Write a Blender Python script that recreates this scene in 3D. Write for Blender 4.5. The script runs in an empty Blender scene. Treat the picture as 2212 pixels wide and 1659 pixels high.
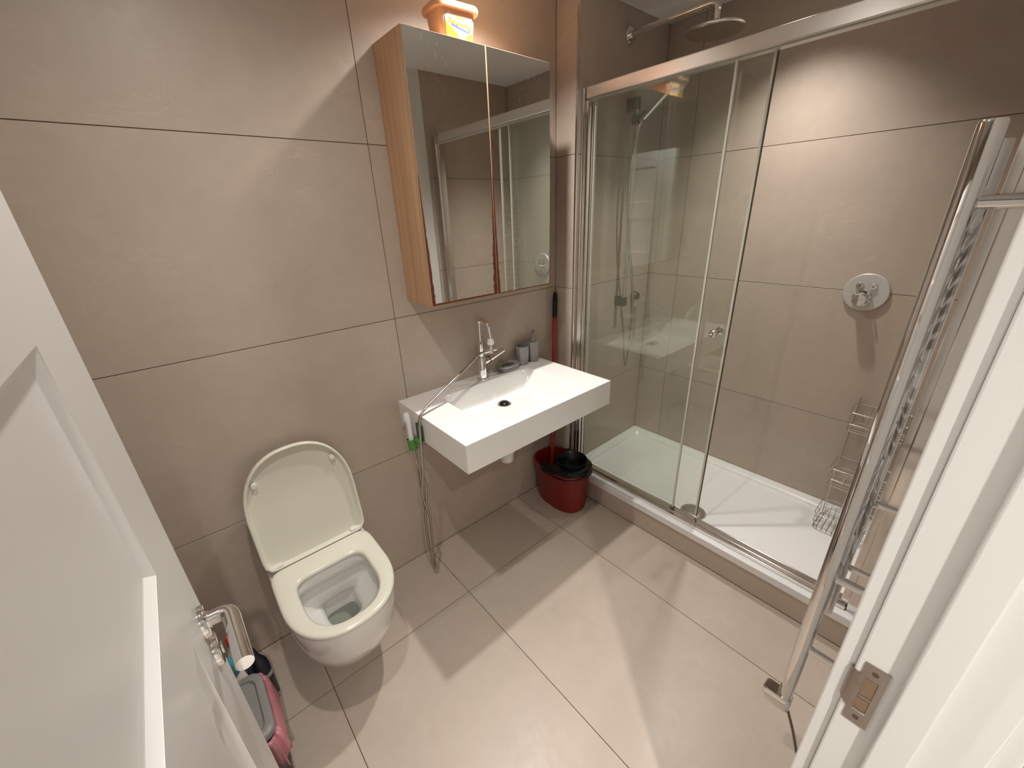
import bpy, bmesh, math, random
from mathutils import Vector, Matrix, Quaternion
random.seed(7)
scene = bpy.context.scene
C = scene.collection

# ------------------------------------------------------------------ camera
cam_d = bpy.data.cameras.new('camera')
cam_d.sensor_fit = 'HORIZONTAL'; cam_d.sensor_width = 36.0
cam_d.lens = 872.29 * 36.0 / 2212.0
cam_d.clip_start = 0.01; cam_d.clip_end = 50
cam = bpy.data.objects.new('camera', cam_d); C.objects.link(cam)
RIGHT = Vector((0.75665937, -0.652656, -0.0388167))
DOWN = Vector((-0.28267068, -0.27302576, -0.91954022))
FWD = Vector((0.58954548, 0.70675107, -0.39107422))
m = Matrix(((RIGHT.x, -DOWN.x, -FWD.x, -0.15372),
            (RIGHT.y, -DOWN.y, -FWD.y, -1.50275),
            (RIGHT.z, -DOWN.z, -FWD.z, 1.56989),
            (0, 0, 0, 1)))
cam.matrix_world = m
scene.camera = cam

# ------------------------------------------------------------------ world, exposure, light settings
world = bpy.data.worlds.new('world'); scene.world = world
world.use_nodes = True
world.node_tree.nodes['Background'].inputs[0].default_value = (1.0, 0.93, 0.86, 1)
world.node_tree.nodes['Background'].inputs[1].default_value = 0.03
vs = scene.view_settings
vs.view_transform = 'Standard'; vs.look = 'None'; vs.gamma = 1.0; vs.use_curve_mapping = False
vs.exposure = 0.21
scene.cycles.use_denoising = True
try: scene.cycles.denoiser = 'OPENIMAGEDENOISE'
except Exception: pass
scene.cycles.use_adaptive_sampling = True; scene.cycles.adaptive_threshold = 0.04; scene.cycles.adaptive_min_samples = 12
scene.cycles.max_bounces = 8; scene.cycles.transparent_max_bounces = 12
scene.cycles.diffuse_bounces = 4; scene.cycles.glossy_bounces = 4
scene.cycles.caustics_reflective = False; scene.cycles.caustics_refractive = False
scene.cycles.sample_clamp_indirect = 4.0
LIGHT_COL = (1.0, 0.955, 0.90)
H = 2.39                                    # ceiling height
# x, y, power, beam angle of each recessed ceiling lamp, label (the lamps themselves are built further down)
LAMPS = [(0.90, -0.32, 72, 132, 'white rimmed recessed ceiling lamp above the mirror cabinet'),
         (0.02, -0.78, 37, 165, 'white rimmed recessed ceiling lamp above the toilet, near the door'),
         (1.78, -0.80, 58, 106, 'white rimmed recessed ceiling lamp inside the shower'),
         (-0.22, -2.25, 140, 125, 'white rimmed recessed ceiling lamp in the hallway outside the door')]

# ------------------------------------------------------------------ materials
def new_mat(name):
    mt = bpy.data.materials.new(name); mt.use_nodes = True
    nt = mt.node_tree
    return mt, nt, nt.nodes['Principled BSDF']

def mat(name, col, rough=0.5, metal=0.0, noise=0.0, nscale=20.0, bump=0.0, bscale=200.0, coat=0.0, rvar=0.0, spec=None, trans=0.0, sss=0.0):
    mt, nt, b = new_mat(name)
    b.inputs['Base Color'].default_value = (*col, 1)
    b.inputs['Roughness'].default_value = rough
    b.inputs['Metallic'].default_value = metal
    if spec is not None: b.inputs['Specular IOR Level'].default_value = spec
    b.inputs['Coat Weight'].default_value = coat
    b.inputs['Transmission Weight'].default_value = trans
    tc = nt.nodes.new('ShaderNodeTexCoord')
    if noise > 0 or rvar > 0:
        n = nt.nodes.new('ShaderNodeTexNoise'); n.inputs['Scale'].default_value = nscale; n.inputs['Detail'].default_value = 5
        nt.links.new(tc.outputs['Object'], n.inputs['Vector'])
        if noise > 0:
            r = nt.nodes.new('ShaderNodeMapRange')
            r.inputs['From Min'].default_value = 0.3; r.inputs['From Max'].default_value = 0.7
            r.inputs['To Min'].default_value = 1 - noise; r.inputs['To Max'].default_value = 1 + noise
            nt.links.new(n.outputs['Fac'], r.inputs['Value'])
            mx = nt.nodes.new('ShaderNodeMix'); mx.data_type = 'RGBA'; mx.blend_type = 'MULTIPLY'; mx.inputs[0].default_value = 1
            mx.inputs[6].default_value = (*col, 1)
            nt.links.new(r.outputs[0], mx.inputs[7]); nt.links.new(mx.outputs[2], b.inputs['Base Color'])
        if rvar > 0:
            r2 = nt.nodes.new('ShaderNodeMapRange')
            r2.inputs['From Min'].default_value = 0.3; r2.inputs['From Max'].default_value = 0.7
            r2.inputs['To Min'].default_value = max(0, rough - rvar); r2.inputs['To Max'].default_value = rough + rvar
            nt.links.new(n.outputs['Fac'], r2.inputs['Value']); nt.links.new(r2.outputs[0], b.inputs['Roughness'])
    if bump > 0:
        n2 = nt.nodes.new('ShaderNodeTexNoise'); n2.inputs['Scale'].default_value = bscale; n2.inputs['Detail'].default_value = 3
        nt.links.new(tc.outputs['Object'], n2.inputs['Vector'])
        bp = nt.nodes.new('ShaderNodeBump'); bp.inputs['Strength'].default_value = bump; bp.inputs['Distance'].default_value = 0.001
        nt.links.new(n2.outputs['Fac'], bp.inputs['Height']); nt.links.new(bp.outputs[0], b.inputs['Normal'])
    return mt

def tile_mat(name, col, rough, veins=0.2):
    """large format porcelain stone: cloudy mottling, faint pale veins, fine relief, tone per tile"""
    mt, nt, b = new_mat(name); N = nt.nodes; L = nt.links
    tc = N.new('ShaderNodeTexCoord'); oi = N.new('ShaderNodeObjectInfo')
    off = N.new('ShaderNodeVectorMath'); off.operation = 'MULTIPLY_ADD'
    off.inputs[1].default_value = (1, 1, 1)
    L.new(tc.outputs['Object'], off.inputs[0])
    rv = N.new('ShaderNodeVectorMath'); rv.operation = 'SCALE'; rv.inputs[0].default_value = (13, 7, 19)
    L.new(oi.outputs['Random'], rv.inputs['Scale']); L.new(rv.outputs[0], off.inputs[2])
    v = off.outputs[0]
    n1 = N.new('ShaderNodeTexNoise'); n1.inputs['Scale'].default_value = 3.2; n1.inputs['Detail'].default_value = 4; n1.inputs['Roughness'].default_value = 0.6
    n2 = N.new('ShaderNodeTexNoise'); n2.inputs['Scale'].default_value = 22; n2.inputs['Detail'].default_value = 4; n2.inputs['Roughness'].default_value = 0.65
    mp = N.new('ShaderNodeMapping'); mp.inputs['Rotation'].default_value = (0.3, 0.5, 0.6); mp.inputs['Scale'].default_value = (1.0, 1.0, 3.2)
    L.new(v, mp.inputs[0])
    n3 = N.new('ShaderNodeTexNoise'); n3.inputs['Scale'].default_value = 2.6; n3.inputs['Detail'].default_value = 5; n3.inputs['Roughness'].default_value = 0.62; n3.inputs['Distortion'].default_value = 0.6
    L.new(v, n1.inputs['Vector']); L.new(v, n2.inputs['Vector']); L.new(mp.outputs[0], n3.inputs['Vector'])
    vein = N.new('ShaderNodeMath'); vein.operation = 'SUBTRACT'; vein.inputs[1].default_value = 0.5
    L.new(n3.outputs['Fac'], vein.inputs[0])
    va = N.new('ShaderNodeMath'); va.operation = 'ABSOLUTE'; L.new(vein.outputs[0], va.inputs[0])
    vr = N.new('ShaderNodeMapRange'); vr.inputs['From Min'].default_value = 0; vr.inputs['From Max'].default_value = 0.012
    vr.inputs['To Min'].default_value = 1; vr.inputs['To Max'].default_value = 0
    L.new(va.outputs[0], vr.inputs['Value'])
    vm = N.new('ShaderNodeMapRange'); vm.inputs['From Min'].default_value = 0.52; vm.inputs['From Max'].default_value = 0.66
    L.new(n1.outputs['Fac'], vm.inputs['Value'])
    vf = N.new('ShaderNodeMath'); vf.operation = 'MULTIPLY'; L.new(vr.outputs[0], vf.inputs[0]); L.new(vm.outputs[0], vf.inputs[1])
    vf2 = N.new('ShaderNodeMath'); vf2.operation = 'MULTIPLY'; vf2.inputs[1].default_value = veins; L.new(vf.outputs[0], vf2.inputs[0])
    add = N.new('ShaderNodeMath'); add.operation = 'MULTIPLY_ADD'; add.inputs[1].default_value = 0.22; add.inputs[2].default_value = 0.80
    L.new(n1.outputs['Fac'], add.inputs[0])
    add2 = N.new('ShaderNodeMath'); add2.operation = 'MULTIPLY_ADD'; add2.inputs[1].default_value = 0.16
    L.new(n2.outputs['Fac'], add2.inputs[0]); L.new(add.outputs[0], add2.inputs[2])
    add3 = N.new('ShaderNodeMath'); add3.operation = 'ADD'; L.new(add2.outputs[0], add3.inputs[0]); L.new(vf2.outputs[0], add3.inputs[1])
    rnd = N.new('ShaderNodeMath'); rnd.operation = 'MULTIPLY_ADD'; rnd.inputs[1].default_value = 0.05; L.new(oi.outputs['Random'], rnd.inputs[0]); L.new(add3.outputs[0], rnd.inputs[2])
    hue = N.new('ShaderNodeMix'); hue.data_type = 'RGBA'
    hue.inputs[6].default_value = (col[0]*1.02, col[1]*0.985, col[2]*0.97, 1); hue.inputs[7].default_value = (col[0]*0.985, col[1]*1.01, col[2]*1.0, 1)
    n4 = N.new('ShaderNodeTexNoise'); n4.inputs['Scale'].default_value = 1.7; n4.inputs['Detail'].default_value = 1; L.new(v, n4.inputs['Vector'])
    L.new(n4.outputs['Fac'], hue.inputs[0])
    mx = N.new('ShaderNodeMix'); mx.data_type = 'RGBA'; mx.blend_type = 'MULTIPLY'; mx.inputs[0].default_value = 1
    L.new(hue.outputs[2], mx.inputs[6]); L.new(rnd.outputs[0], mx.inputs[7])
    L.new(mx.outputs[2], b.inputs['Base Color'])
    rr = N.new('ShaderNodeMapRange'); rr.inputs['From Min'].default_value = 0.3; rr.inputs['From Max'].default_value = 0.7
    rr.inputs['To Min'].default_value = rough - 0.05; rr.inputs['To Max'].default_value = rough + 0.06
    L.new(n2.outputs['Fac'], rr.inputs['Value']); L.new(rr.outputs[0], b.inputs['Roughness'])
    bp = N.new('ShaderNodeBump'); bp.inputs['Strength'].default_value = 0.16; bp.inputs['Distance'].default_value = 0.0015
    L.new(n2.outputs['Fac'], bp.inputs['Height']); L.new(bp.outputs[0], b.inputs['Normal'])
    return mt

def glass_mat(name, tint, haze=0.03):
    """clear toughened pane: straight-through transmission plus Fresnel reflection and a little limescale film"""
    mt = bpy.data.materials.new(name); mt.use_nodes = True
    nt = mt.node_tree; N = nt.nodes; L = nt.links
    for n in list(N): N.remove(n)
    out = N.new('ShaderNodeOutputMaterial')
    tr = N.new('ShaderNodeBsdfTransparent'); tr.inputs[0].default_value = (*tint, 1)
    gl = N.new('ShaderNodeBsdfGlossy'); gl.inputs['Roughness'].default_value = 0.0; gl.inputs['Color'].default_value = (0.95, 0.97, 0.95, 1)
    df = N.new('ShaderNodeBsdfDiffuse'); df.inputs[0].default_value = (0.75, 0.75, 0.7, 1)
    fr = N.new('ShaderNodeFresnel'); ge = N.new('ShaderNodeNewGeometry')
    ior = N.new('ShaderNodeMix'); ior.inputs[2].default_value = 1.5; ior.inputs[3].default_value = 1 / 1.5
    L.new(ge.outputs['Backfacing'], ior.inputs[0]); L.new(ior.outputs[0], fr.inputs['IOR'])
    tc = N.new('ShaderNodeTexCoord'); n = N.new('ShaderNodeTexNoise'); n.inputs['Scale'].default_value = 2.5; n.inputs['Detail'].default_value = 6
    mp = N.new('ShaderNodeMapping'); mp.inputs['Scale'].default_value = (1, 3, 0.7)
    L.new(tc.outputs['Object'], mp.inputs[0]); L.new(mp.outputs[0], n.inputs['Vector'])
    mr = N.new('ShaderNodeMapRange'); mr.inputs['From Min'].default_value = 0.35; mr.inputs['From Max'].default_value = 0.75
    mr.inputs['To Min'].default_value = haze * 0.4; mr.inputs['To Max'].default_value = haze * 1.6
    L.new(n.outputs['Fac'], mr.inputs['Value'])
    m1 = N.new('ShaderNodeMixShader'); L.new(mr.outputs[0], m1.inputs[0]); L.new(tr.outputs[0], m1.inputs[1]); L.new(df.outputs[0], m1.inputs[2])
    m2 = N.new('ShaderNodeMixShader'); L.new(fr.outputs[0], m2.inputs[0]); L.new(m1.outputs[0], m2.inputs[1]); L.new(gl.outputs[0], m2.inputs[2])
    L.new(m2.outputs[0], out.inputs[0])
    return mt

def wood_mat(name, a, bcol):
    mt, nt, b = new_mat(name); N = nt.nodes; L = nt.links
    tc = N.new('ShaderNodeTexCoord'); mp = N.new('ShaderNodeMapping'); mp.inputs['Scale'].default_value = (26, 26, 0.9)
    L.new(tc.outputs['Object'], mp.inputs[0])
    n = N.new('ShaderNodeTexNoise'); n.inputs['Scale'].default_value = 1.6; n.inputs['Detail'].default_value = 7; n.inputs['Distortion'].default_value = 0.5
    L.new(mp.outputs[0], n.inputs['Vector'])
    cr = N.new('ShaderNodeValToRGB'); cr.color_ramp.elements[0].position = 0.3; cr.color_ramp.elements[1].position = 0.7
    cr.color_ramp.elements[0].color = (*a, 1); cr.color_ramp.elements[1].color = (*bcol, 1)
    L.new(n.outputs['Fac'], cr.inputs[0]); L.new(cr.outputs[0], b.inputs['Base Color'])
    b.inputs['Roughness'].default_value = 0.42
    return mt

def mirror_mat(name, x0, x1, z0, z1, wl, wr, wb):
    """silvered glass; along the sides and bottom edge the silvering has rusted away in a ragged brown band"""
    mt, nt, b = new_mat(name); N = nt.nodes; L = nt.links
    tc = N.new('ShaderNodeTexCoord'); sx = N.new('ShaderNodeSeparateXYZ'); L.new(tc.outputs['Object'], sx.inputs[0])
    ns = N.new('ShaderNodeTexNoise'); ns.inputs['Scale'].default_value = 40; ns.inputs['Detail'].default_value = 4; L.new(tc.outputs['Object'], ns.inputs['Vector'])
    def math2(op, a, bb):
        q = N.new('ShaderNodeMath'); q.operation = op
        for i, w in enumerate((a, bb)):
            if isinstance(w, (int, float)): q.inputs[i].default_value = w
            else: L.new(w, q.inputs[i])
        return q.outputs[0]
    zt = math2('DIVIDE', math2('SUBTRACT', sx.outputs['Z'], z0), z1 - z0)         # 0 bottom .. 1 top
    lowfade = math2('MAXIMUM', math2('SUBTRACT', 1.0, math2('MULTIPLY', zt, 1.9)), 0.0)
    jit = math2('ADD', math2('MULTIPLY', ns.outputs['Fac'], 1.2), 0.4)
    dl = math2('SUBTRACT', sx.outputs['X'], x0); dr = math2('SUBTRACT', x1, sx.outputs['X']); db = math2('SUBTRACT', sx.outputs['Z'], z0)
    ml = math2('LESS_THAN', dl, math2('MULTIPLY', math2('MULTIPLY', lowfade, wl), jit))
    mr_ = math2('LESS_THAN', dr, math2('MULTIPLY', math2('MULTIPLY', lowfade, wr), jit))
    mb = math2('LESS_THAN', db, math2('MULTIPLY', jit, wb))
    mask = math2('MAXIMUM', math2('MAXIMUM', ml, mr_), mb)
    # dried water marks
    sp = N.new('ShaderNodeTexNoise'); sp.inputs['Scale'].default_value = 90; sp.inputs['Detail'].default_value = 2; L.new(tc.outputs['Object'], sp.inputs['Vector'])
    big = N.new('ShaderNodeTexNoise'); big.inputs['Scale'].default_value = 5; L.new(tc.outputs['Object'], big.inputs['Vector'])
    spm = math2('MULTIPLY', math2('GREATER_THAN', sp.outputs['Fac'], 0.67), math2('GREATER_THAN', big.outputs['Fac'], 0.56))
    cm = N.new('ShaderNodeMix'); cm.data_type = 'RGBA'; cm.inputs[6].default_value = (0.86, 0.88, 0.86, 1); cm.inputs[7].default_value = (0.10, 0.025, 0.008, 1)
    L.new(mask, cm.inputs[0]); L.new(cm.outputs[2], b.inputs['Base Color'])
    L.new(math2('SUBTRACT', 1.0, mask), b.inputs['Metallic'])
    L.new(math2('ADD', math2('MULTIPLY', mask, 0.6), math2('MULTIPLY', spm, 0.18)), b.inputs['Roughness'])
    return mt

M = {}
M['tile'] = tile_mat('stone_wall_tile', (0.472, 0.392, 0.328), 0.42, 0.17)
M['ftile'] = tile_mat('stone_floor_tile', (0.486, 0.410, 0.350), 0.38, 0.05)
M['grout'] = mat('brown_grout', (0.10, 0.068, 0.045), 0.9)
M['paint'] = mat('white_paint', (0.80, 0.785, 0.755), 0.55)
M['ceil'] = mat('ceiling_paint', (0.92, 0.91, 0.895), 0.8)
M['gloss'] = mat('white_satin_woodwork', (0.79, 0.775, 0.75), 0.28)
M['ceramic'] = mat('white_ceramic', (0.74, 0.725, 0.69), 0.07, coat=0.3)
M['solid'] = mat('white_cast_basin', (0.88, 0.875, 0.85), 0.12)
M['seat'] = mat('cream_plastic_seat', (0.70, 0.68, 0.585), 0.2)
M['tray'] = mat('white_acrylic_tray', (0.83, 0.825, 0.80), 0.22)
M['chrome'] = mat('chrome', (0.78, 0.77, 0.75), 0.05, 1.0)
M['satin'] = mat('satin_chrome', (0.70, 0.67, 0.63), 0.22, 1.0)
M['flex'] = mat('steel_hose_braid', (0.45, 0.42, 0.38), 0.2, 1.0, bump=0.5, bscale=500)
M['rail'] = mat('satin_aluminium_rail', (0.76, 0.735, 0.70), 0.29, 1.0)
M['post'] = mat('polished_aluminium_frame', (0.78, 0.75, 0.72), 0.13, 1.0)
M['dull'] = mat('limescaled_chrome', (0.60, 0.58, 0.55), 0.24, 1.0, noise=0.04, nscale=120)
M['nozzle'] = mat('worn_grey_nozzle_face', (0.46, 0.44, 0.41), 0.5, noise=0.15, nscale=150)
M['bracket'] = mat('darkened_chrome', (0.24, 0.225, 0.20), 0.3, 1.0)
M['plate_reflect'] = mat('reflection_toned_valve_plate', (0.64, 0.62, 0.59), 0.33, 0.45, noise=0.05, nscale=150)  # pale half-metal base: reflection of white door and wall put into the colour
M['dgreen'] = mat('dark_green_plastic', (0.02, 0.075, 0.02), 0.35)
M['strike'] = mat('dull_nickel_plate', (0.42, 0.36, 0.32), 0.35, 1.0, rvar=0.08, nscale=50)
M['hole'] = mat('dark_recess', (0.10, 0.065, 0.03), 0.9)
M['recess'] = mat('bare_timber_recess', (0.24, 0.15, 0.09), 0.8)
M['glass'] = glass_mat('shower_glass', (0.945, 0.962, 0.945), 0.012)
M['seal'] = mat('clear_plastic_seal', (0.62, 0.60, 0.52), 0.3)
M['darkseal'] = mat('aged_brown_seal', (0.10, 0.085, 0.05), 0.5)
M['wood'] = wood_mat('oak_veneer', (0.47, 0.265, 0.14), (0.62, 0.39, 0.23))
M['red'] = mat('red_plastic', (0.20, 0.010, 0.006), 0.34)
M['redpole'] = mat('red_metal_pole', (0.34, 0.016, 0.009), 0.3)
M['black'] = mat('black_plastic', (0.006, 0.006, 0.006), 0.28, spec=0.35)
M['grey'] = mat('grey_stoneware', (0.27, 0.26, 0.255), 0.5, noise=0.1, nscale=60)
M['dgrey'] = mat('dark_slot', (0.015, 0.015, 0.015), 0.7)
M['pump'] = mat('grey_plastic_pump', (0.24, 0.23, 0.225), 0.35)
M['wplast'] = mat('white_plastic', (0.80, 0.79, 0.77), 0.3)
M['gplast'] = mat('pale_grey_plastic', (0.42, 0.42, 0.40), 0.35)
M['green'] = mat('green_plastic', (0.075, 0.27, 0.055), 0.35)
M['peach'] = mat('peach_plastic', (0.68, 0.41, 0.24), 0.4)
M['yellow'] = mat('yellow_print', (0.72, 0.44, 0.02), 0.4)
M['gold'] = mat('gold_print', (0.50, 0.27, 0.01), 0.4)
M['orange'] = mat('orange_print', (0.70, 0.24, 0.06), 0.4)
M['white_print'] = mat('white_print', (0.62, 0.62, 0.62), 0.4)
M['blue_print'] = mat('blue_print', (0.06, 0.09, 0.42), 0.4)
M['brown_print'] = mat('brown_print', (0.20, 0.08, 0.02), 0.4)
M['binlid'] = mat('grey_bin_plastic', (0.23, 0.225, 0.215), 0.4)
M['pink'] = mat('pink_liner_film', (0.50, 0.19, 0.225), 0.35, noise=0.12, nscale=30, bump=0.6, bscale=60)
M['teal'] = mat('teal_plastic', (0.07, 0.30, 0.36), 0.3)
M['navy'] = mat('navy_plastic', (0.012, 0.014, 0.028), 0.3)
M['cap_red'] = mat('red_cap_plastic', (0.70, 0.03, 0.03), 0.3)
M['cable'] = mat('grey_cable', (0.16, 0.13, 0.10), 0.5)
M['wire'] = mat('plated_wire', (0.62, 0.58, 0.53), 0.25, 1.0)
M['water'] = mat('still_water', (0.22, 0.23, 0.20), 0.03)
M['hallfloor'] = mat('hall_floor_vinyl', (0.72, 0.68, 0.62), 0.5, noise=0.1, nscale=6)
em, nt_, b_ = new_mat('lamp_lens'); M['lens'] = em
b_.inputs['Emission Color'].default_value = (*LIGHT_COL, 1); b_.inputs['Emission Strength'].default_value = 12.0
b_.inputs['Base Color'].default_value = (0.9, 0.9, 0.88, 1)

# ------------------------------------------------------------------ object helpers
def link(o, parent=None):
    C.objects.link(o)
    if parent is not None: o.parent = parent
    return o

def obj(name, bm, material, parent=None, smooth=False, bevel=0.0, bseg=2, angle=40):
    me = bpy.data.meshes.new(name)
    bmesh.ops.recalc_face_normals(bm, faces=bm.faces)
    bm.to_mesh(me); bm.free()
    me.materials.append(M[material] if isinstance(material, str) else material)
    o = bpy.data.objects.new(name, me)
    link(o, parent)
    if smooth:
        me.polygons.foreach_set('use_smooth', [True] * len(me.polygons))
        try: me.set_sharp_from_angle(angle=math.radians(angle))
        except Exception: pass
    if bevel > 0:
        bv = o.modifiers.new('bevel', 'BEVEL'); bv.width = bevel; bv.segments = bseg; bv.limit_method = 'ANGLE'; bv.angle_limit = math.radians(35)
        bv.harden_normals = False
    return o

def thing(name, label, cat, loc=(0, 0, 0), group=None):
    o = bpy.data.objects.new(name, None); o.empty_display_size = 0.05
    link(o); o.location = loc; o['label'] = label; o['category'] = cat
    if group: o['group'] = group
    return o

def rebase(root):
    """children were built in world coordinates: keep them in place under an Empty that stands at the thing's base"""
    root_loc = root.location.copy()
    for ch in root.children:
        ch.matrix_parent_inverse = Matrix.Translation(-root_loc)

def struct(o, label):
    o['kind'] = 'structure'; o['label'] = label
    return o

def boxbm(*boxes):
    bm = bmesh.new()
    for (x0, x1, y0, y1, z0, z1) in boxes:
        x0, x1 = sorted((x0, x1)); y0, y1 = sorted((y0, y1)); z0, z1 = sorted((z0, z1))
        v = [bm.verts.new(p) for p in ((x0, y0, z0), (x1, y0, z0), (x1, y1, z0), (x0, y1, z0), (x0, y0, z1), (x1, y0, z1), (x1, y1, z1), (x0, y1, z1))]
        for f in ((0, 3, 2, 1), (4, 5, 6, 7), (0, 1, 5, 4), (1, 2, 6, 5), (2, 3, 7, 6), (3, 0, 4, 7)):
            bm.faces.new([v[i] for i in f])
    return bm

def loft(rings, cap0=True, cap1=True, bm=None, closed=True):
    bm = bm or bmesh.new()
    vr = [[bm.verts.new(p) for p in r] for r in rings]
    n = len(rings[0])
    for a, b in zip(vr[:-1], vr[1:]):
        for i in range(n if closed else n - 1):
            j = (i + 1) % n
            try: bm.faces.new((a[i], a[j], b[j], b[i]))
            except ValueError: pass
    if cap0 and closed: bm.faces.new(list(reversed(vr[0])))
    if cap1 and closed: bm.faces.new(vr[-1])
    return bm

def frame(d):
    d = Vector(d).normalized()
    up = Vector((0, 0, 1)) if abs(d.z) < 0.95 else Vector((1, 0, 0))
    a = d.cross(up).normalized(); b = a.cross(d).normalized()
    return a, b

def lathe(prof, origin=(0, 0, 0), axis=(0, 0, 1), seg=32, bm=None, cap0=True, cap1=True):
    """prof: list of (radius, distance along axis)"""
    o = Vector(origin); d = Vector(axis).normalized(); a, b = frame(d)
    rings = []
    for r, h in prof:
        r = max(r, 1e-5)
        rings.append([o + d * h + (a * math.cos(2*math.pi*i/seg) + b * math.sin(2*math.pi*i/seg)) * r for i in range(seg)])
    return loft(rings, cap0, cap1, bm)

def catmull(pts, n=8):
    P = [Vector(p) for p in pts]
    P = [P[0]*2 - P[1]] + P + [P[-1]*2 - P[-2]]
    out = []
    for i in range(1, len(P) - 2):
        for k in range(n):
            t = k / n
            a, b, c, d = P[i-1], P[i], P[i+1], P[i+2]
            out.append(0.5 * ((2*b) + (c - a)*t + (2*a - 5*b + 4*c - d)*t*t + (3*b - a - 3*c + d)*t**3))
    out.append(P[-2]); return out

def rounded(pts, r, n=7):
    P = [Vector(p) for p in pts]; out = [P[0]]
    for i in range(1, len(P) - 1):
        a, b, c = P[i-1], P[i], P[i+1]
        u = (a - b); w = (c - b); k = min(r, u.length * 0.49, w.length * 0.49)
        s = b + u.normalized() * k; e = b + w.normalized() * k
        for j in range(n + 1):
            t = j / n; out.append(s*(1-t)**2 + b*2*t*(1-t) + e*t*t)
    out.append(P[-1]); return out

def sweep(pts, r, seg=12, bm=None, cap=True, closed=False):
    P = [Vector(p) for p in pts]; n = len(P)
    rad = r if callable(r) else (lambda t: r)
    tang = []
    for i in range(n):
        if closed: t = P[(i+1) % n] - P[i-1]
        else: t = P[min(i+1, n-1)] - P[max(i-1, 0)]
        tang.append(t.normalized())
    a, b = frame(tang[0]); rings = []
    for i in range(n):
        if i:
            q = tang[i-1].rotation_difference(tang[i]); a = (q @ a).normalized()
        a = (a - tang[i] * a.dot(tang[i])).normalized(); b = tang[i].cross(a)
        rr = rad(i / max(1, n - 1))
        rings.append([P[i] + (a * math.cos(2*math.pi*k/seg) + b * math.sin(2*math.pi*k/seg)) * rr for k in range(seg)])
    if closed:
        rings.append(rings[0]); bm = loft(rings, False, False, bm)
        bmesh.ops.remove_doubles(bm, verts=bm.verts, dist=1e-6); return bm
    return loft(rings, cap, cap, bm)

def dshape(cx, cy, a, bf, bb, nf, nb, n=64, z=0.0, ny=1):
    """plan outline: rounded front (towards -y), squarer back (towards +y)"""
    out = []
    for i in range(n):
        t = 2 * math.pi * i / n
        c, s = math.cos(t), math.sin(t)
        b, e = (bb, nb) if s > 0 else (bf, nf)
        r = 1.0 / ((abs(c) / a) ** e + (abs(s) / b) ** e) ** (1 / e)
        out.append(Vector((cx + r * c, cy + ny * r * s, z)))
    return out

def rrect(cx, cy, hx, hy, r, z=0.0, k=6):
    out = []
    for (sx, sy, a0) in ((1, 1, 0), (-1, 1, 90), (-1, -1, 180), (1, -1, 270)):
        for j in range(k + 1):
            a = math.radians(a0 + 90 * j / k)
            out.append(Vector((cx + sx * (hx - r) + r * math.cos(a), cy + sy * (hy - r) + r * math.sin(a), z)))
    return out

def text_mesh(name, s, size, material, parent, matrix, extrude=0.0002, bold=0.0):
    cu = bpy.data.curves.new('lettering', 'FONT'); cu.body = s; cu.size = size; cu.extrude = extrude; cu.offset = bold
    cu.align_x = 'CENTER'; cu.align_y = 'CENTER'
    to = bpy.data.objects.new('lettering', cu)
    me = bpy.data.meshes.new_from_object(to)
    bpy.data.objects.remove(to)
    me.transform(matrix); me.materials.clear(); me.materials.append(M[material]); me.name = name
    o = bpy.data.objects.new(name, me); link(o, parent)
    return o

# ================================================================== SETTING
XC, XB = 1.428, 2.1065            # return wall, shower back wall
YA, YN = -0.126, -1.519           # shower end walls (far, near)
YW = -1.522                       # room face of the doorway wall
XL = -0.75
G = 0.0012; T = 0.0015            # half joint, tile thickness proud of the grout
ZJ = [0.0, 0.60, 1.20, 1.80, H]

def cuts(lo, hi, marks):
    c = [lo] + [q for q in sorted(marks) if lo + 0.02 < q < hi - 0.02] + [hi]
    return list(zip(c[:-1], c[1:]))

def wall_tiles(parent, axis, pos, sign, u0, u1, marks, zs=ZJ, z0=None):
    """tiles on a wall whose face is axis=pos; sign = direction of the room"""
    for (za, zb) in zip(zs[:-1], zs[1:]):
        for (a, b) in cuts(u0, u1, marks):
            p, q = pos, pos - sign * (T + 0.0005)
            if axis == 'y': bm = boxbm((a + G, b - G, p, q, za + G, zb - G))
            else: bm = boxbm((p, q, a + G, b - G, za + G, zb - G))
            obj('tile', bm, 'tile', parent, bevel=0.0004, bseg=1)

# floor
fl = struct(obj('floor', boxbm((XL, 1.4125, YW - 0.12, 0.0, -0.1, -T)), 'grout'), 'beige stone tiled bathroom floor')
xs = cuts(XL, 1.4125, [-0.69, -0.09, 0.51, 1.11]); ys = cuts(YW, 0.0, [-0.34])
for (a, b) in xs:
    for (c, d) in ys:
        obj('tile', boxbm((a + G, b - G, c + G, d - G, -T - 0.0005, 0.0)), 'ftile', fl, bevel=0.0004, bseg=1)
# ceiling
struct(obj('ceiling', boxbm((XL - 0.2, XB + 0.1, -3.1, 0.1, H, H + 0.1)), 'ceil'), 'plain white painted ceiling')
# basin wall
wb = struct(obj('wall_back', boxbm((XL - 0.1, XC + 0.0, T, 0.12, -0.1, H)), 'grout'), 'beige tiled wall behind the toilet and basin')
wall_tiles(wb, 'y', 0.0, -1, XL, XC, [-0.689, 0.511])
# boxed-out wall that closes the far end of the shower
wa = struct(obj('wall_alcove', boxbm((XC + T, XB + 0.1, YA + T, 0.12, -0.1, H)), 'grout'), 'boxed-out tiled wall at the far end of the shower')
wall_tiles(wa, 'x', XC, -1, YA, 0.0, [])
wall_tiles(wa, 'y', YA, -1, XC, XB, [])
obj('corner_trim', boxbm((XC - 0.001, XC + 0.008, YA - 0.001, YA + 0.008, 0, H)), 'satin', wa)
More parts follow.
